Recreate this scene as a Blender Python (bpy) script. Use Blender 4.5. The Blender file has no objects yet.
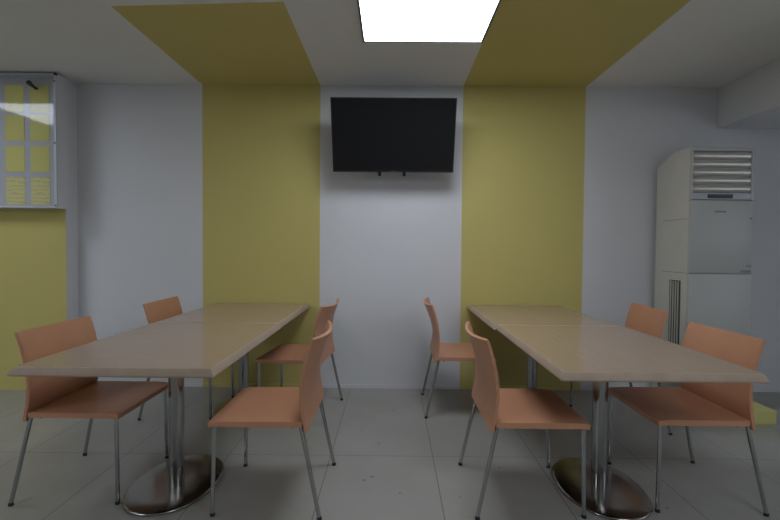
import bpy, bmesh, math, random
from mathutils import Vector, Matrix
random.seed(4)
C = bpy.context.scene.collection
PI = math.pi
# ------------------------------------------------------------------ materials
def mat(name, col, rough=.5, metal=0., spec=.5, build=None):
    m = bpy.data.materials.new(name); m.use_nodes = True
    nt = m.node_tree; b = nt.nodes['Principled BSDF']
    b.inputs['Base Color'].default_value = (*col, 1)
    b.inputs['Roughness'].default_value = rough
    b.inputs['Metallic'].default_value = metal
    b.inputs['Specular IOR Level'].default_value = spec
    if build: build(nt, b)
    return m
def N(nt, t, **kw):
    n = nt.nodes.new(t)
    for k, v in kw.items():
        if hasattr(n, k): setattr(n, k, v)
        else: n.inputs[k].default_value = v
    return n
def mixcol(nt, fac, a, b, blend='MIX'):
    n = N(nt, 'ShaderNodeMix', data_type='RGBA', blend_type=blend)
    for sock, val in ((0, fac), (6, a), (7, b)):
        if isinstance(val, bpy.types.NodeSocket): nt.links.new(val, n.inputs[sock])
        elif sock: n.inputs[sock].default_value = (*val, 1) if len(val) == 3 else val
        else: n.inputs[sock].default_value = val
    return n.outputs[2]
def math_(nt, op, a, b=None, c=None):
    n = N(nt, 'ShaderNodeMath', operation=op)
    for i, v in enumerate((a, b, c)):
        if v is None: continue
        if isinstance(v, bpy.types.NodeSocket): nt.links.new(v, n.inputs[i])
        else: n.inputs[i].default_value = v
    return n.outputs[0]
def noise(nt, scale, detail=4, vec=None, rough=.55):
    n = N(nt, 'ShaderNodeTexNoise'); n.inputs['Scale'].default_value = scale
    n.inputs['Detail'].default_value = detail; n.inputs['Roughness'].default_value = rough
    if vec is not None: nt.links.new(vec, n.inputs['Vector'])
    return n.outputs['Fac']
def ramp(nt, fac, p0, p1):
    n = N(nt, 'ShaderNodeMapRange'); n.inputs[1].default_value = p0; n.inputs[2].default_value = p1
    nt.links.new(fac, n.inputs[0]); return n.outputs[0]
def bump(nt, b, h, strength, dist=.002):
    n = N(nt, 'ShaderNodeBump'); n.inputs['Strength'].default_value = strength; n.inputs['Distance'].default_value = dist
    nt.links.new(h, n.inputs['Height']); nt.links.new(n.outputs[0], b.inputs['Normal'])
def geo_pos(nt):
    return N(nt, 'ShaderNodeNewGeometry').outputs['Position']
def obj_pos(nt):
    return N(nt, 'ShaderNodeTexCoord').outputs['Object']
def scaled(nt, vec, s):
    n = N(nt, 'ShaderNodeMapping'); n.inputs['Scale'].default_value = s
    nt.links.new(vec, n.inputs['Vector']); return n.outputs[0]

def paint(col):
    def f(nt, b):
        v = geo_pos(nt)
        nt.links.new(mixcol(nt, ramp(nt, noise(nt, 1.7, 3, v), .3, .75), [c*.965 for c in col], col), b.inputs['Base Color'])
        bump(nt, b, noise(nt, 160, 2, v), .12, .001)
    return f
WHITE = (.69, .69, .70); YEL = (.60, .515, .18)
M = {}
M['white_paint'] = mat('white_paint', WHITE, .75, 0, .25, paint(WHITE))
M['yellow_paint'] = mat('yellow_paint', YEL, .7, 0, .25, paint(YEL))
M['ceiling_white'] = mat('ceiling_white', (.78, .78, .765), .85, 0, .2, paint((.78, .78, .765)))

def floor_nodes(nt, b):
    p = geo_pos(nt)
    sp = N(nt, 'ShaderNodeSeparateXYZ'); nt.links.new(p, sp.inputs[0])
    def joint(sock, off, step, w):
        t = math_(nt, 'DIVIDE', math_(nt, 'ADD', sock, -off + 50*step), step)
        fr = math_(nt, 'FRACT', t)
        d = math_(nt, 'MULTIPLY', math_(nt, 'MINIMUM', fr, math_(nt, 'SUBTRACT', 1., fr)), step)
        return math_(nt, 'LESS_THAN', d, w)
    j = math_(nt, 'MAXIMUM', joint(sp.outputs[0], -.357, .61, .0026), joint(sp.outputs[1], 2.752, 1.40, .0026))
    base = mixcol(nt, ramp(nt, noise(nt, 2.3, 5, p), .3, .7), (.315, .305, .275), (.365, .355, .325))
    base = mixcol(nt, math_(nt, 'MULTIPLY', ramp(nt, noise(nt, 9, 6, p, .7), .58, .75), .25), base, (.25, .24, .215))
    # small dark scuff spots
    spots = None
    for (x, y, r) in ((-.075, 2.93, .011), (.015, 3.53, .011), (-.2, 3.14, .010), (-.10, 2.5, .014), (-.14, 2.46, .012), (1.34, 2.22, .010), (.62, 2.62, .012), (.05, 2.33, .009), (-.3, 3.35, .008), (.35, 2.3, .008)):
        d = N(nt, 'ShaderNodeVectorMath', operation='DISTANCE'); nt.links.new(p, d.inputs[0]); d.inputs[1].default_value = (x, y, 0)
        k = ramp(nt, d.outputs['Value'], r, r*.4)
        spots = k if spots is None else math_(nt, 'MAXIMUM', spots, k)
    base = mixcol(nt, math_(nt, 'MULTIPLY', spots, .75), base, (.09, .085, .075))
    base = mixcol(nt, math_(nt, 'MULTIPLY', j, .8), base, (.12, .115, .10))
    nt.links.new(base, b.inputs['Base Color'])
    rr = ramp(nt, noise(nt, 5, 4, p), .2, .8)
    nt.links.new(math_(nt, 'ADD', math_(nt, 'MULTIPLY', rr, .12), .30), b.inputs['Roughness'])
    bump(nt, b, math_(nt, 'SUBTRACT', 1., j), .4, .001)
M['floor_tile'] = mat('floor_tile', (.34, .33, .3), .35, 0, .45, floor_nodes)

def wood(axis):
    def f(nt, b):
        v = obj_pos(nt)
        s = (2.2, 42, 8) if axis == 'x' else (42, 2.2, 8)
        s2 = (.8, 9, 2) if axis == 'x' else (9, .8, 2)
        n1 = noise(nt, 1., 5, scaled(nt, v, s)); n2 = noise(nt, 1., 3, scaled(nt, v, s2))
        c = mixcol(nt, ramp(nt, n1, .3, .72), (.395, .28, .192), (.43, .307, .213))
        c = mixcol(nt, math_(nt, 'MULTIPLY', ramp(nt, n2, .45, .75), .3), c, (.37, .255, .165))
        nt.links.new(c, b.inputs['Base Color'])
    return f
M['wood_x'] = mat('beech_laminate_across', (.44, .33, .24), .16, 0, .42, wood('x'))
M['wood_y'] = mat('beech_laminate_along', (.44, .33, .24), .16, 0, .42, wood('y'))
M['edge'] = mat('table_edge_strip', (.40, .30, .215), .5, 0, .35, lambda nt, b: nt.links.new(
    mixcol(nt, ramp(nt, noise(nt, 14, 4, obj_pos(nt)), .3, .7), (.385, .285, .21), (.43, .325, .24)), b.inputs['Base Color']))
M['under'] = mat('table_underside', (.16, .12, .09), .7)

def shell_nodes(nt, b):
    v = obj_pos(nt)
    c = mixcol(nt, ramp(nt, noise(nt, 4, 3, v), .3, .7), (.55, .265, .15), (.60, .295, .17))
    nt.links.new(c, b.inputs['Base Color'])
    bump(nt, b, noise(nt, 350, 2, v), .08, .001)
M['shell'] = mat('orange_plastic', (.55, .24, .12), .42, 0, .4, shell_nodes)
M['chrome'] = mat('chrome', (.44, .45, .45), .1, 1)
def brushed(nt, b):
    n = noise(nt, 1, 3, scaled(nt, obj_pos(nt), (60, 60, 2)))
    nt.links.new(math_(nt, 'ADD', math_(nt, 'MULTIPLY', n, .08), .10), b.inputs['Roughness'])
M['steel'] = mat('brushed_steel', (.37, .37, .36), .26, 1, .5, brushed)
M['steel_plate'] = mat('steel_plate', (.33, .31, .29), .2, 1, .5, lambda nt, b: nt.links.new(
    math_(nt, 'ADD', math_(nt, 'MULTIPLY', noise(nt, 6, 4, obj_pos(nt)), .2), .11), b.inputs['Roughness']))
M['rubber'] = mat('black_rubber', (.015, .015, .015), .6)
M['black'] = mat('black_plastic', (.012, .012, .013), .35)
M['screen'] = mat('dark_screen', (.006, .006, .007), .16, 0, .45)
M['grey_mark'] = mat('grey_mark', (.22, .22, .23), .4)
M['dark_mark'] = mat('dark_mark', (.14, .14, .145), .4)
M['ac_white'] = mat('cream_casing', (.58, .565, .51), .4, 0, .4, lambda nt, b: nt.links.new(
    mixcol(nt, ramp(nt, noise(nt, 3, 3, geo_pos(nt)), .3, .7), (.555, .54, .485), (.60, .585, .53)), b.inputs['Base Color']))
M['ac_front'] = mat('grey_white_panel', (.46, .46, .43), .38, 0, .45)
M['ac_slat'] = mat('glossy_slat', (.50, .48, .42), .17, .35, .6)
M['ac_dark'] = mat('dark_slot', (.05, .05, .048), .5)
M['ac_strip'] = mat('silver_strip', (.38, .385, .41), .4, .2)
M['plinth'] = mat('pale_yellow_block', (.62, .58, .22), .6, 0, .3, paint((.62, .58, .22)))
M['alu'] = mat('grey_frame', (.52, .53, .57), .45, 0)
M['lampframe'] = mat('lamp_frame', (.16, .165, .17), .45, .2)
M['cab_white'] = mat('cabinet_white', (.66, .68, .71), .5)
M['board'] = mat('grey_board', (.47, .47, .52), .6)
M['paper'] = mat('yellow_paper', (.68, .62, .21), .7, 0, .2, paint((.68, .62, .21)))
def noted(nt, b):
    v = obj_pos(nt); sp = N(nt, 'ShaderNodeSeparateXYZ'); nt.links.new(v, sp.inputs[0])
    w = math_(nt, 'ADD', sp.outputs[2], math_(nt, 'MULTIPLY', noise(nt, 14, 3, v), .06))
    fr = math_(nt, 'FRACT', math_(nt, 'DIVIDE', math_(nt, 'ADD', w, 5.), .034))
    ln = math_(nt, 'LESS_THAN', math_(nt, 'ABSOLUTE', math_(nt, 'SUBTRACT', fr, .5)), .16)
    gap = ramp(nt, noise(nt, 38, 2, v), .35, .5)
    nt.links.new(mixcol(nt, math_(nt, 'MULTIPLY', math_(nt, 'MULTIPLY', ln, gap), .42), (.70, .64, .28), (.42, .35, .14)), b.inputs['Base Color'])
M['noted_paper'] = mat('yellow_paper_with_lines', (.6, .55, .2), .7, 0, .2, noted)
def glass_mat():
    m = bpy.data.materials.new('clear_glass'); m.use_nodes = True; nt = m.node_tree; nt.nodes.clear()
    o = N(nt, 'ShaderNodeOutputMaterial'); t = N(nt, 'ShaderNodeBsdfTransparent'); g = N(nt, 'ShaderNodeBsdfGlossy')
    t.inputs[0].default_value = (.98, .985, .985, 1); g.inputs['Roughness'].default_value = .06
    fr = N(nt, 'ShaderNodeFresnel'); fr.inputs['IOR'].default_value = 1.5
    front = math_(nt, 'SUBTRACT', 1., N(nt, 'ShaderNodeNewGeometry').outputs['Backfacing'])
    mx = N(nt, 'ShaderNodeMixShader'); nt.links.new(math_(nt, 'MULTIPLY', math_(nt, 'MULTIPLY', fr.outputs[0], 1.25), front), mx.inputs[0])
    nt.links.new(t.outputs[0], mx.inputs[1]); nt.links.new(g.outputs[0], mx.inputs[2]); nt.links.new(mx.outputs[0], o.inputs[0])
    return m
M['glass'] = glass_mat()
def emit(name, col, s):
    m = bpy.data.materials.new(name); m.use_nodes = True; b = m.node_tree.nodes['Principled BSDF']
    b.inputs['Base Color'].default_value = (.8, .8, .8, 1)
    b.inputs['Emission Color'].default_value = (*col, 1); b.inputs['Emission Strength'].default_value = s
    return m

# ------------------------------------------------------------------ mesh helpers
def obj(name, bm, m, parent=None, smooth=False, angle=35):
    bmesh.ops.recalc_face_normals(bm, faces=bm.faces)
    me = bpy.data.meshes.new(name); bm.to_mesh(me); bm.free()
    for k in (m if isinstance(m, (list, tuple)) else [m]): me.materials.append(k)
    if smooth:
        me.polygons.foreach_set('use_smooth', [True]*len(me.polygons))
        me.set_sharp_from_angle(angle=math.radians(angle))
    o = bpy.data.objects.new(name, me); C.objects.link(o)
    if parent: o.parent = parent
    return o
def tag(o, label, cat, group=None):
    o['label'] = label; o['category'] = cat
    if group: o['group'] = group
    return o
def thing(name, label, cat, loc=(0, 0, 0), rz=0, group=None):
    o = bpy.data.objects.new(name, None); C.objects.link(o)
    o.empty_display_size = .1; o.location = loc; o.rotation_euler = (0, 0, rz)
    return tag(o, label, cat, group)
def struct(name, bm, m, **k):
    o = obj(name, bm, m, **k); o['kind'] = 'structure'; return o
def bx(bm, x0, x1, y0, y1, z0, z1, mi=0, bev=0, seg=2, rot=None):
    vs = [bm.verts.new(p) for p in ((x0,y0,z0),(x1,y0,z0),(x1,y1,z0),(x0,y1,z0),(x0,y0,z1),(x1,y0,z1),(x1,y1,z1),(x0,y1,z1))]
    fs = [bm.faces.new([vs[i] for i in q]) for q in ((0,3,2,1),(4,5,6,7),(0,1,5,4),(1,2,6,5),(2,3,7,6),(3,0,4,7))]
    for f in fs: f.material_index = mi
    if rot is not None: bmesh.ops.transform(bm, matrix=rot, verts=vs)
    if bev:
        es = list({e for f in fs for e in f.edges})
        r = bmesh.ops.bevel(bm, geom=es, offset=bev, segments=seg, affect='EDGES', profile=.5)
        for f in r['faces']: f.material_index = mi
    return vs
def tube(bm, pts, r, n=14, cap=True, radii=None):
    pts = [Vector(p) for p in pts]; rings = []
    up = Vector((0, 0, 1)); prev = None
    for i, p in enumerate(pts):
        d = (pts[min(i+1, len(pts)-1)] - pts[max(i-1, 0)]).normalized()
        if prev is None:
            a = d.orthogonal().normalized()
        else:
            a = (prev - d*prev.dot(d)).normalized()
        prev = a; b = d.cross(a); rr = radii[i] if radii else r
        rings.append([bm.verts.new(p + (a*math.cos(t) + b*math.sin(t))*rr) for t in [2*PI*k/n for k in range(n)]])
    for u, v in zip(rings, rings[1:]):
        for k in range(n): bm.faces.new((u[k], u[(k+1) % n], v[(k+1) % n], v[k]))
    if cap:
        bm.faces.new(rings[0][::-1]); bm.faces.new(rings[-1])
def lathe_oval(bm, prof, n=72, e=2.0):
    # prof: list of (a, b, z) super-ellipse rings, closed at both ends
    rings = []
    for a, b, z in prof:
        ring = []
        for k in range(n):
            t = 2*PI*k/n; c, s = math.cos(t), math.sin(t)
            ring.append(bm.verts.new((a*math.copysign(abs(c)**(2/e), c), b*math.copysign(abs(s)**(2/e), s), z)))
        rings.append(ring)
    for u, v in zip(rings, rings[1:]):
        for k in range(n): bm.faces.new((u[k], u[(k+1) % n], v[(k+1) % n], v[k]))
    bm.faces.new(rings[0][::-1]); bm.faces.new(rings[-1])
def shell(bm, fn, nu, nv, th, bev=.004):
    # a curved sheet of thickness th below/behind the surface fn(u, v), with rounded rim
    P = [[Vector(fn(i/nu, j/nv)) for j in range(nv+1)] for i in range(nu+1)]
    Nn = [[None]*(nv+1) for _ in range(nu+1)]
    for i in range(nu+1):
        for j in range(nv+1):
            du = P[min(i+1, nu)][j] - P[max(i-1, 0)][j]; dv = P[i][min(j+1, nv)] - P[i][max(j-1, 0)]
            Nn[i][j] = du.cross(dv).normalized()
    A = [[bm.verts.new(P[i][j]) for j in range(nv+1)] for i in range(nu+1)]
    B = [[bm.verts.new(P[i][j] - Nn[i][j]*th) for j in range(nv+1)] for i in range(nu+1)]
    for i in range(nu):
        for j in range(nv):
            bm.faces.new((A[i][j], A[i+1][j], A[i+1][j+1], A[i][j+1]))
            bm.faces.new((B[i][j], B[i][j+1], B[i+1][j+1], B[i+1][j]))
    rim = [(i, 0) for i in range(nu)] + [(nu, j) for j in range(nv)] + [(i, nv) for i in range(nu, 0, -1)] + [(0, j) for j in range(nv, 0, -1)]
    es = []
    for k in range(len(rim)):
        a, b = rim[k], rim[(k+1) % len(rim)]
        bm.faces.new((A[a[0]][a[1]], B[a[0]][a[1]], B[b[0]][b[1]], A[b[0]][b[1]]))
        es += [bm.edges.get((A[a[0]][a[1]], A[b[0]][b[1]])), bm.edges.get((B[a[0]][a[1]], B[b[0]][b[1]]))]
    if bev: bmesh.ops.bevel(bm, geom=[e for e in es if e], offset=bev, segments=2, affect='EDGES', profile=.6)
def copy_tree(o, parent=None):
    c = o.copy(); C.objects.link(c)
    if parent: c.parent = parent
    for ch in list(o.children): copy_tree(ch, c)
    return c

# ------------------------------------------------------------------ the setting
D, H = 4.09, 2.655
XL, XR, YB = -6.0, 4.5, -4.5
PIL = -2.768; PY = 3.937                      # projecting wall section on the left
S = (-1.668, -.636, .608, 1.674)              # edges of the yellow stripes
SE = (2.77, 2.71)                             # where the ceiling stripes end

bm = bmesh.new(); bx(bm, XL, XR, YB, D+.1, -.1, 0); struct('floor', bm, M['floor_tile'])
bm = bmesh.new()
for a, b, k in ((PIL, S[0], 0), (S[0], S[1], 1), (S[1], S[2], 0), (S[2], S[3], 1), (S[3], XR, 0)):
    bx(bm, a, b, D, D+.1, 0, H, k)
vs = bx(bm, XL, PIL, PY, D+.1, 0, H, 0)
bm.faces.ensure_lookup_table(); bm.normal_update()
for f in bm.faces:
    c = f.calc_center_median()
    if c.x < PIL-.05 and abs(c.y-PY) < 1e-4: f.material_index = 1
struct('wall_back', bm, [M['white_paint'], M['yellow_paint']])
bm = bmesh.new()
for a, b, k in ((XL, S[0], 0), (S[0], S[1], 1), (S[1], S[2], 0), (S[2], S[3], 1), (S[3], XR, 0)):
    def zq(x0, x1, ya0, ya1, yb, mi):         # slab piece, slanted front end
        v = [bm.verts.new(p) for p in ((x0, ya0, H), (x1, ya1, H), (x1, yb, H), (x0, yb, H), (x0, ya0, H+.1), (x1, ya1, H+.1), (x1, yb, H+.1), (x0, yb, H+.1))]
        for q in ((0,3,2,1),(4,5,6,7),(0,1,5,4),(1,2,6,5),(2,3,7,6),(3,0,4,7)):
            bm.faces.new([v[i] for i in q]).material_index = mi
    if k:
        e0, e1 = SE if a < 0 else (2.30, 2.30)
        zq(a, b, e0, e1, D+.1, 1)
        vv = [bm.verts.new(p) for p in ((a, YB, H), (b, YB, H), (b, e1, H), (a, e0, H), (a, YB, H+.1), (b, YB, H+.1), (b, e1, H+.1), (a, e0, H+.1))]
        for q in ((0,3,2,1),(4,5,6,7),(0,1,5,4),(1,2,6,5),(2,3,7,6),(3,0,4,7)):
            bm.faces.new([vv[i] for i in q]).material_index = 0
    else:
        zq(a, b, YB, YB, D+.1, 0)
struct('ceiling', bm, [M['ceiling_white'], M['yellow_paint']])
bm = bmesh.new(); bx(bm, XL-.1, XL, YB, D+.1, 0, H); struct('wall_left', bm, M['white_paint'])
bm = bmesh.new(); bx(bm, XR, XR+.1, YB, D+.1, 0, H); struct('wall_right', bm, M['white_paint'])
bm = bmesh.new(); bx(bm, XL-.1, XR+.1, YB-.1, YB, 0, H); struct('wall_front', bm, M['white_paint'])
bm = bmesh.new(); bx(bm, 2.818, XR, YB, D, 2.306, H, 0, .004, 1); struct('trim_1', bm, M['white_paint'])   # boxed beam along the right
bm = bmesh.new()
for a, b, k in ((PIL, S[0], 0), (S[0], S[1], 1), (S[1], S[2], 0), (S[2], S[3], 1), (S[3], XR, 0)):
    bx(bm, a, b, D-.008, D, 0, .03, k)
struct('baseboard_back', bm, [M['white_paint'], M['yellow_paint']])

# ------------------------------------------------------------------ ceiling panel light
def ceiling_light(x0, x1, y0, y1, power, label):
    cx, cy = (x0+x1)/2, (y0+y1)/2; hx, hy = (x1-x0)/2, (y1-y0)/2
    t = thing('ceiling_light', label, 'ceiling light', (cx, cy, H))
    w = .014; bm = bmesh.new()
    for q in ((-hx-w, -hx, -hy-w, hy+w), (hx, hx+w, -hy-w, hy+w), (-hx, hx, -hy-w, -hy), (-hx, hx, hy, hy+w)):
        bx(bm, *q, -.012, 0)
    obj('frame', bm, M['lampframe'], t)
    bm = bmesh.new(); bx(bm, -hx, hx, -hy, hy, -.008, -.001)
    obj('diffuser', bm, emit('lamp_diffuser', (.90, .98, 1.09), power), t)
LP = 9.2
ceiling_light(-.197, .590, 2.39, 3.192, LP, 'square white panel light glowing on the ceiling above the aisle')
ceiling_light(-4.03, -3.23, 2.18, 2.98, LP*.68, 'square panel light on the ceiling in front of the notice cabinet')
ceiling_light(-4.9, -3.3, -1.1, -.1, LP*.95, 'wide panel light added as fill, unseen on the ceiling behind the viewer, far left')  # unseen fill panel, added to lift the light from the left
ceiling_light(1.2, 2.6, -1.1, -.1, LP*.8, 'wide panel light added as fill, unseen behind the viewer, beside the boxed beam')  # added out of view to brighten the room from the right
# daylight window in the right wall, beyond the frame
wx = XR; bm = bmesh.new(); bx(bm, wx-.012, wx-.004, .2, 2.3, .9, 2.15); wn = struct('window_1', bm, emit('daylight_pane', (.84, .95, 1.12), 1.1))
bm = bmesh.new()
for q in ((.14, .2, .84, 2.21), (2.3, 2.36, .84, 2.21), (1.22, 1.28, .9, 2.15), (.2, 2.3, .84, .9), (.2, 2.3, 2.15, 2.21)): bx(bm, wx-.04, wx, *q)
obj('window_frame', bm, M['alu'], wn)

# ------------------------------------------------------------------ tables
def table_proto(wood, L):
    hx, hy, T = .395, L/2-.020, .756
    root = bpy.data.objects.new('dining_table', None); C.objects.link(root); root.empty_display_size = .1
    bm = bmesh.new()
    bx(bm, -hx, hx, -hy, hy, T-.034, T, 0)
    bm.normal_update()
    for f in bm.faces:
        if f.normal.z < -.5: f.material_index = 1
    top = obj('tabletop', bm, [wood, M['under']], root)
    # moulded edge strip all round, mitred at the corners
    prof = [(0, T), (.0025, T-.0005), (.005, T-.0025), (.0095, T-.009), (.0145, T-.018), (.0185, T-.026), (.020, T-.030), (.0185, T-.0345), (.015, T-.036), (0, T-.036)]
    bm = bmesh.new(); rings = []
    for d, z in prof:
        ring = []
        for (sx, sy, a0) in ((1, 1, 0), (-1, 1, 90), (-1, -1, 180), (1, -1, 270)):
            r = min(d, .007)+.0003
            for k in range(5):
                a = math.radians(a0 + 22.5*k)
                ring.append(bm.verts.new((sx*(hx+d-r) + r*math.cos(a), sy*(hy+d-r) + r*math.sin(a), z)))
        rings.append(ring)
    rings.append(rings[0]); n = len(rings[0])
    for u, v in zip(rings, rings[1:]):
        for k in range(n): bm.faces.new((u[k], u[(k+1) % n], v[(k+1) % n], v[k]))
    obj('edge_strip', bm, M['edge'], root, True, 50)
    bm = bmesh.new(); tube(bm, [(0, 0, .020), (0, 0, .706)], .038, 40); obj('column', bm, M['steel'], root, True)
    bm = bmesh.new(); bx(bm, -.15, .15, -.22, .22, .706, .7205, 0, .002, 1); obj('top_bracket', bm, M['rubber'], root)
    bm = bmesh.new()
    lathe_oval(bm, [(.208, .306, 0), (.215, .313, .003), (.216, .314, .008), (.212, .310, .013), (.203, .300, .0155), (.14, .21, .019), (.07, .09, .0215)], 80, 2.15)
    obj('base_plate', bm, M['steel_plate'], root, True, 60)
    return root
TL = table_proto(M['wood_x'], 1.147); TR = table_proto(M['wood_y'], 1.147)
GT = 'pedestal tables in two rows'
TL.location = (-1.124, 2.4115, 0); tag(TL, 'beech table of the left row nearest the viewer, on an oval steel foot', 'table', GT)
TR.location = (1.093, 2.4115, 0); tag(TR, 'beech table of the right row nearest the viewer, on an oval steel foot', 'table', GT)
for src, x, lab in ((TL, -1.132, 'beech table of the left row, its far end against the yellow wall'), (TR, 1.078, 'beech table of the right row, its far end against the yellow wall')):
    t = copy_tree(src); t.location = (x, 3.5365, 0); t.scale = (1, 1.085/1.147, .9945); tag(t, lab, 'table', GT)

# ------------------------------------------------------------------ chairs (forward = +x)
def interp(tab, z):
    for (a, va), (b, vb) in zip(tab, tab[1:]):
        if z <= b: 
            k = (z-a)/(b-a); return va + (vb-va)*k
    return tab[-1][1]
BACK = [(.402, -.176), (.43, -.172), (.47, -.163), (.52, -.156), (.58, -.153), (.64, -.157), (.70, -.168), (.76, -.183), (.80, -.195), (.834, -.208)]
def chair_proto():
    root = bpy.data.objects.new('dining_chair', None); C.objects.link(root); root.empty_display_size = .1
    W = .263
    def seat(u, v):
        x = -.166 + u*.432; y = -W + 2*W*v
        z = .448 - .007*math.sin(PI*u)*(1-(2*v-1)**2) - .006*max(0, (u-.86)/.14)**2
        return (x, y, z)
    bm = bmesh.new(); shell(bm, seat, 22, 20, .026, .006); obj('seat', bm, M['shell'], root, True, 50)
    def back(u, v):
        z = .402 + .432*u; s = 2*v-1
        hw = .265 + .001*u
        sag = .040*max(0, (z-.43)/.40)*(1-s*s)
        zt = z - .010*u*u*(1-s*s)
        return (interp(BACK, z) - sag, hw*s, zt)
    bm = bmesh.new()
    # orientation: front face towards +x
    shell(bm, lambda u, v: back(u, 1-v), 30, 22, .016, .005)
    obj('backrest', bm, M['shell'], root, True, 50)
    # legs with rubber caps
    for sx, sy in ((1, 1), (1, -1), (-1, 1), (-1, -1)):
        if sx > 0: a, b = Vector((.243, .240*sy, .423)), Vector((.250, .245*sy, .014))
        else:      a, b = Vector((-.160, .250*sy, .424)), Vector((-.248, .268*sy, .014))
        bm = bmesh.new(); tube(bm, [a, a.lerp(b, .5), b], .0098, 14); l = obj('leg', bm, M['chrome'], root, True)
        d = (b-a).normalized()
        bm = bmesh.new(); e = b + Vector((d.x, d.y, 0))*.004
        tube(bm, [b - d*.001, b + d*.004, Vector((e.x, e.y, 0))], .0115, 14, True, [.0105, .0112, .0115])
        obj('foot_cap', bm, M['rubber'], l, True)
    bm = bmesh.new()
    for sy in (1, -1): tube(bm, [(.235, .19*sy, .4165), (-.14, .19*sy, .4165)], .006, 10)
    tube(bm, [(.20, -.237, .4165), (.20, .237, .4165)], .006, 10)
    tube(bm, [(-.12, -.245, .4165), (-.12, .245, .4165)], .006, 10)
    obj('seat_frame', bm, M['chrome'], root, True)
    return root
ch0 = chair_proto()
CH = [  # x, y, heading in degrees, label
    (-.572, 2.362, 180, 'orange chair on the aisle side of the nearest left table'),
    (-.676, 3.515, 174, 'orange chair on the aisle side of the left table by the wall'),
    (.652, 2.378, 0, 'orange chair on the aisle side of the nearest right table'),
    (.513, 3.640, -1, 'orange chair on the aisle side of the right table by the wall'),
    (-1.565, 2.452, 0, 'orange chair on the outer side of the nearest left table'),
    (-1.553, 3.556, 1, 'orange chair on the outer side of the left table by the wall'),
    (1.524, 2.432, 180, 'orange chair on the outer side of the nearest right table'),
    (1.660, 3.400, 175.8, 'orange chair between the right table by the wall and the air conditioner'),
]
for i, (x, y, a, lab) in enumerate(CH):
    o = ch0 if i == 0 else copy_tree(ch0)
    o.location = (x, y, 0); o.rotation_euler = (0, 0, math.radians(a))
    tag(o, lab, 'chair', 'orange chairs at the tables')

# ------------------------------------------------------------------ television
TVY0, TVZ0, TVY1, TVZ1 = 3.88, 1.873, 3.685, 2.424       # screen bottom / top
tl = math.hypot(TVY1-TVY0, TVZ1-TVZ0); ta = math.atan2(TVY0-TVY1, TVZ1-TVZ0)
tv = thing('television', 'black flat television tilted forward high on the white middle wall', 'television', (.003, TVY0, TVZ0))
tv.rotation_euler = (ta, 0, 0)
hw = .498
bm = bmesh.new(); bx(bm, -hw, hw, .004, .032, 0, tl, 0, .004); bx(bm, -.34, .34, .028, .055, .06, tl-.1, 0, .008)
obj('casing', bm, M['black'], tv)
bm = bmesh.new()
for q in ((-hw, hw, 0, .013), (-hw, hw, tl-.008, tl), (-hw, -hw+.008, .013, tl-.008), (hw-.008, hw, .013, tl-.008)):
    bx(bm, q[0], q[1], -.003, .006, q[2], q[3])
obj('bezel', bm, M['black'], tv)
bm = bmesh.new(); bx(bm, -hw+.008, hw-.008, 0, .005, .013, tl-.008); obj('screen', bm, M['screen'], tv)
bm = bmesh.new()
for k in range(7): bx(bm, -.024+k*.007, -.024+k*.007+.0048, -.0042, -.003, .0035, .010)
o = obj('logo', bm, M['grey_mark'], tv); o['label'] = 'small grey maker mark'
mt = thing('television_bracket', 'black tilting wall bracket behind the television, two rail ends showing below it', 'wall bracket', (.005, D, 2.15))
bm = bmesh.new(); bx(bm, -.20, .20, -.012, 0, -.12, .12, 0, .003); obj('wall_plate', bm, M['black'], mt)
def tvp(u, n):                                            # point on the tv: u up the screen, n behind it -> bracket space
    return Vector((0, TVY0 - math.sin(ta)*u + math.cos(ta)*n - D, TVZ0 + math.cos(ta)*u + math.sin(ta)*n - 2.15))
for sx in (-1, 1):
    x = .104*sx-.012; bm = bmesh.new(); M4 = Matrix.Translation(tvp(0, 0)) @ Matrix.Rotation(ta, 4, 'X')
    bx(bm, x-.013, x+.013, .056, .076, -.045, .46, 0, .003, 1, M4); obj('rail', bm, M['black'], mt)
    bm = bmesh.new(); p = tvp(.25, .07); tube(bm, [(x, -.01, p.z), (x, p.y, p.z)], .012, 10); obj('arm', bm, M['black'], mt)

# ------------------------------------------------------------------ floor-standing air conditioner on its plinth
bm = bmesh.new(); bx(bm, 2.44, 2.765, 3.31, 3.54, 0, .10, 0, .004)
pl = obj('floor_block', bm, M['plinth']); tag(pl, 'low pale yellow block on the floor in front of the air conditioner', 'block')
AX0, AX1, AY0, AY1, AZ0, AZ1 = 2.268, 2.750, 3.56, 4.02, 0, 2.034
ac = thing('air_conditioner', 'tall cream floor-standing air conditioner in the right corner with a grille at the top', 'air conditioner', ((AX0+AX1)/2, AY0, AZ0))
w = (AX1-AX0)/2; hh = AZ1-AZ0; dd = AY1-AY0
def acz(z): return z-AZ0
bm = bmesh.new()
prof = [(.018, 0), (.018, hh), (.235, hh), (dd, hh-.085), (dd, 0)]
L_ = [bm.verts.new((-w, y, z)) for y, z in prof]; R_ = [bm.verts.new((w, y, z)) for y, z in prof]
bm.faces.new(L_); bm.faces.new(R_[::-1]); n = len(prof)
for k in range(n): bm.faces.new((L_[k], R_[k], R_[(k+1) % n], L_[(k+1) % n]))
bmesh.ops.bevel(bm, geom=bm.edges[:], offset=.007, segments=3, affect='EDGES', profile=.5)
cas = obj('casing', bm, M['ac_white'], ac, True, 40)
zg0, zg1, zs0 = acz(1.632), acz(2.003), acz(1.682)        # grille bottom/top, strip top
bm = bmesh.new()                                          # frame round the outlet
for q in ((-w+.002, w-.002, zg1-.004, hh-.004), (-w+.002, -w+.016, zg0-.004, zg1-.004), (w-.026, w-.002, zg0-.004, zg1-.004)):
    bx(bm, q[0], q[1], -.004, .03, q[2], q[3], 0, .002, 1)
gr = obj('outlet_grille', bm, M['ac_front'], ac)
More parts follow.
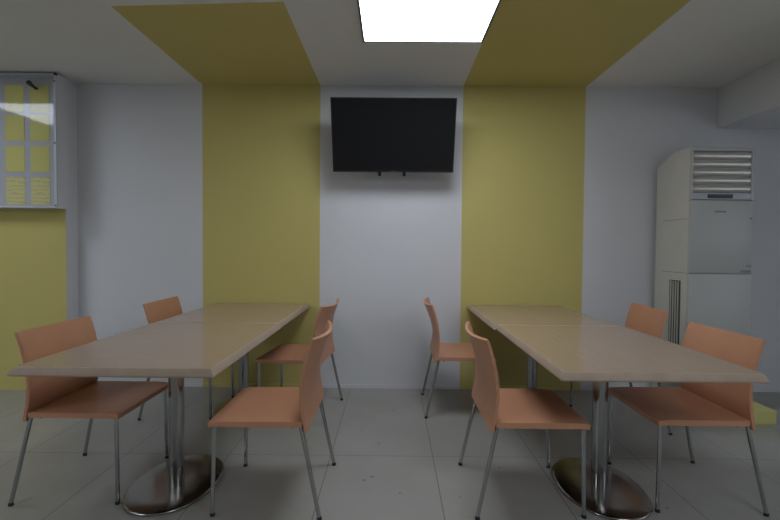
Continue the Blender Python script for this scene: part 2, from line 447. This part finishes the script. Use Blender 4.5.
bm = bmesh.new(); bx(bm, -w+.016, w-.026, .0185, .024, zs0, zg1-.004); obj('outlet_back', bm, M['ac_dark'], gr)
ns = 5; step = (zg1-.006-zs0)/ns
for k in range(ns):
    zc = zs0 + step*(k+.5)
    bm = bmesh.new(); q = []
    for i in range(9):
        t = -1 + i/4
        q.append((.011 - .010*(1-t*t) - .003*t, zc + t*step*.46))
    A = [bm.verts.new((-w+.018, y, z)) for y, z in q]; B = [bm.verts.new((w-.028, y, z)) for y, z in q]
    A2 = [bm.verts.new((-w+.018, y+.006, z)) for y, z in q]; B2 = [bm.verts.new((w-.028, y+.006, z)) for y, z in q]
    for i in range(8):
        bm.faces.new((A[i], B[i], B[i+1], A[i+1])); bm.faces.new((A2[i], A2[i+1], B2[i+1], B2[i]))
        bm.faces.new((A[i], A[i+1], A2[i+1], A2[i])); bm.faces.new((B[i], B2[i], B2[i+1], B[i+1]))
    bm.faces.new((A[0], A2[0], B2[0], B[0])); bm.faces.new((A[-1], B[-1], B2[-1], A2[-1]))
    obj('slat', bm, M['ac_slat'], gr, True, 50)
bm = bmesh.new(); bx(bm, -w+.016, w-.026, -.002, .02, zg0, zs0-.002, 0, .002, 1); st = obj('control_strip', bm, M['ac_strip'], ac)
bm = bmesh.new(); bx(bm, -.114, .078, -.004, -.001, zg0+.010, zs0-.010, 0, .001, 1); o = obj('display', bm, M['black'], st); o['label'] = 'black display window'
zm = acz(1.067)
bm = bmesh.new(); bx(bm, -w+.001, w-.001, 0, .03, zm+.003, zg0-.006, 0, .005); fp = obj('upper_panel', bm, M['ac_front'], ac, True)
bm = bmesh.new()
for k, (a, b) in enumerate(((0, .010), (.013, .02), (.024, .034), (.038, .045), (.049, .06), (.064, .072), (.076, .084))):
    bx(bm, -.052+a, -.052+b, -.0012, 0, acz(1.535), acz(1.546))
o = obj('logo', bm, M['dark_mark'], fp); o['label'] = 'small dark maker mark'
bm = bmesh.new(); bx(bm, -w+.001, w-.001, 0, .03, .03, zm-.003, 0, .005); lp = obj('lower_panel', bm, M['ac_front'], ac, True)
bm = bmesh.new(); bx(bm, w-.088, w-.012, -.004, 0, acz(1.082), acz(1.097), 0, .0015, 1); bx(bm, w-.045, w-.006, -.004, 0, acz(1.122), acz(1.137), 0, .0015, 1)
o = obj('latch', bm, M['grey_mark'], fp); o['label'] = 'grey latch marks'
bm = bmesh.new(); tube(bm, [(w-.02, -.003, acz(1.49)), (w-.02, 0, acz(1.49))], .007, 12); obj('lock', bm, M['grey_mark'], fp)
for z in (acz(1.487), acz(1.068)):
    bm = bmesh.new(); bx(bm, -w-.0008, -w+.002, .03, dd-.11, z-.0022, z+.0022); obj('side_seam', bm, M['grey_mark'], ac)
gy0, gy1, gz0, gz1 = .085, .235, .40, acz(1.005)
bm = bmesh.new(); bx(bm, -w-.003, -w+.004, gy0, gy1, gz0, gz1); sg = obj('side_grille', bm, M['ac_dark'], ac); sg['label'] = 'dark slotted side grille'
bm = bmesh.new()
for k in range(4):
    y = gy0 + (gy1-gy0)*(k+.85)/4.7
    bx(bm, -w-.008, -w-.002, y, y+.011, gz0+.006, gz1-.006)
bx(bm, -w-.006, -w, gy0-.006, gy0, gz0, gz1); bx(bm, -w-.006, -w, gy1, gy1+.006, gz0, gz1)
bx(bm, -w-.006, -w, gy0-.006, gy1+.006, gz1, gz1+.006)
obj('bars', bm, M['ac_white'], sg)

# ------------------------------------------------------------------ glazed notice cabinet on the left wall section
CX0, CX1, CY, CZ0, CZ1 = -3.44, -2.745, 3.805, 1.548, 2.642
nb = thing('notice_cabinet', 'white glass-fronted notice cabinet on the wall in the upper left', 'notice cabinet', (0, PY, CZ0))
def L(y): return y-PY
ch_ = CZ1-CZ0
bm = bmesh.new()
bx(bm, CX0, CX0+.012, L(CY+.012), 0, 0, ch_); bx(bm, CX1-.012, CX1, L(CY+.012), 0, 0, ch_)
bx(bm, CX0+.012, CX1-.012, L(CY+.012), 0, 0, .012); bx(bm, CX0+.012, CX1-.012, L(CY+.012), 0, ch_-.012, ch_)
obj('casing', bm, M['cab_white'], nb)
bm = bmesh.new(); bx(bm, CX0+.012, CX1-.012, L(PY-.075), -.001, .012, ch_-.012); obj('backing_board', bm, M['board'], nb)
bm = bmesh.new(); f = .022
for q in ((CX0, CX0+f, 0, ch_), (CX1-f, CX1, 0, ch_), (CX0+f, CX1-f, 0, f*.7), (CX0+f, CX1-f, ch_-f*.7, ch_)):
    bx(bm, q[0], q[1], L(CY), L(CY+.012), q[2], q[3], 0, .002, 1)
fr = obj('door_frame', bm, M['alu'], nb)
bm = bmesh.new(); bx(bm, CX0+f, CX1-f, L(CY+.004), L(CY+.008), f*.7, ch_-f*.7); obj('glass_pane', bm, M['glass'], nb)
for zz in (.022, .53, 1.03):
    bm = bmesh.new(); tube(bm, [(CX1-.011, L(CY), zz), (CX1-.011, L(CY-.005), zz)], .008, 12); obj('screw', bm, M['dark_mark'], fr)
bm = bmesh.new(); bx(bm, CX1-.014, CX1+.003, L(CY-.004), L(CY+.016), ch_-.018, ch_+.002); obj('corner_bracket', bm, M['black'], fr)
bm = bmesh.new(); tube(bm, [(-2.963, L(CY+.003), 2.565-CZ0), (-2.957, L(CY-.014), 2.56-CZ0), (-2.905, L(CY-.014), 2.518-CZ0), (-2.90, L(CY+.003), 2.514-CZ0)], .012, 10, True, [.018, .018, .011, .010])
obj('latch', bm, M['rubber'], nb, True)['label'] = 'black diagonal latch'
sy = PY-.075
k = (sy)/3.8
cols = [(-3.155, -3.000), (-2.951, -2.796)]; rows = [(2.542, 2.325), (2.301, 2.091), (2.050, 1.839), (1.799, 1.575)]
rn = ('top', 'second', 'third', 'bottom'); cn = ('left', 'right')
for r, (z1, z0) in enumerate(rows):
    for c, (x0, x1) in enumerate(cols):
        a, b = x0*k, x1*k; zz0, zz1 = 1.25+(z0-1.25)*k, 1.25+(z1-1.25)*k
        bm = bmesh.new(); bx(bm, -(b-a)/2, (b-a)/2, -.003, 0, 0, zz1-zz0)
        o = obj('notice_sheet', bm, M['noted_paper' if r == 3 else 'paper'])
        o.location = ((a+b)/2, sy-.0005, zz0)
        extra = ' covered in faint lines' if r == 3 else ''
        tag(o, f'yellow paper sheet{extra} in the notice cabinet, {rn[r]} row, {cn[c]} column', 'paper sheet', 'yellow sheets in the notice cabinet')

# ------------------------------------------------------------------ camera, world, view
p, yw, rl = -.0276, -.0043, .0081
cp, sp, cy, sy_ = math.cos(p), math.sin(p), math.cos(yw), math.sin(yw)
fwd = Vector((sy_*cp, cy*cp, sp)); r0 = Vector((cy, -sy_, 0)); u0 = r0.cross(fwd)
right = math.cos(rl)*r0 + math.sin(rl)*u0; up = -math.sin(rl)*r0 + math.cos(rl)*u0
cam = bpy.data.objects.new('camera', bpy.data.cameras.new('camera')); C.objects.link(cam)
m3 = Matrix((right, up, -fwd)).transposed()
cam.matrix_world = Matrix.Translation((0, 0, 1.25)) @ m3.to_4x4()
cam.data.sensor_width = 36; cam.data.lens = 465/780*36; cam.data.clip_start = .02
sc = bpy.context.scene; sc.camera = cam
wd = bpy.data.worlds.new('world'); sc.world = wd; wd.use_nodes = True
wd.node_tree.nodes['Background'].inputs[0].default_value = (.02, .02, .022, 1)
sc.view_settings.view_transform = 'Standard'; sc.view_settings.look = 'None'
sc.view_settings.gamma = 1; sc.view_settings.use_curve_mapping = False
sc.view_settings.exposure = 0.13
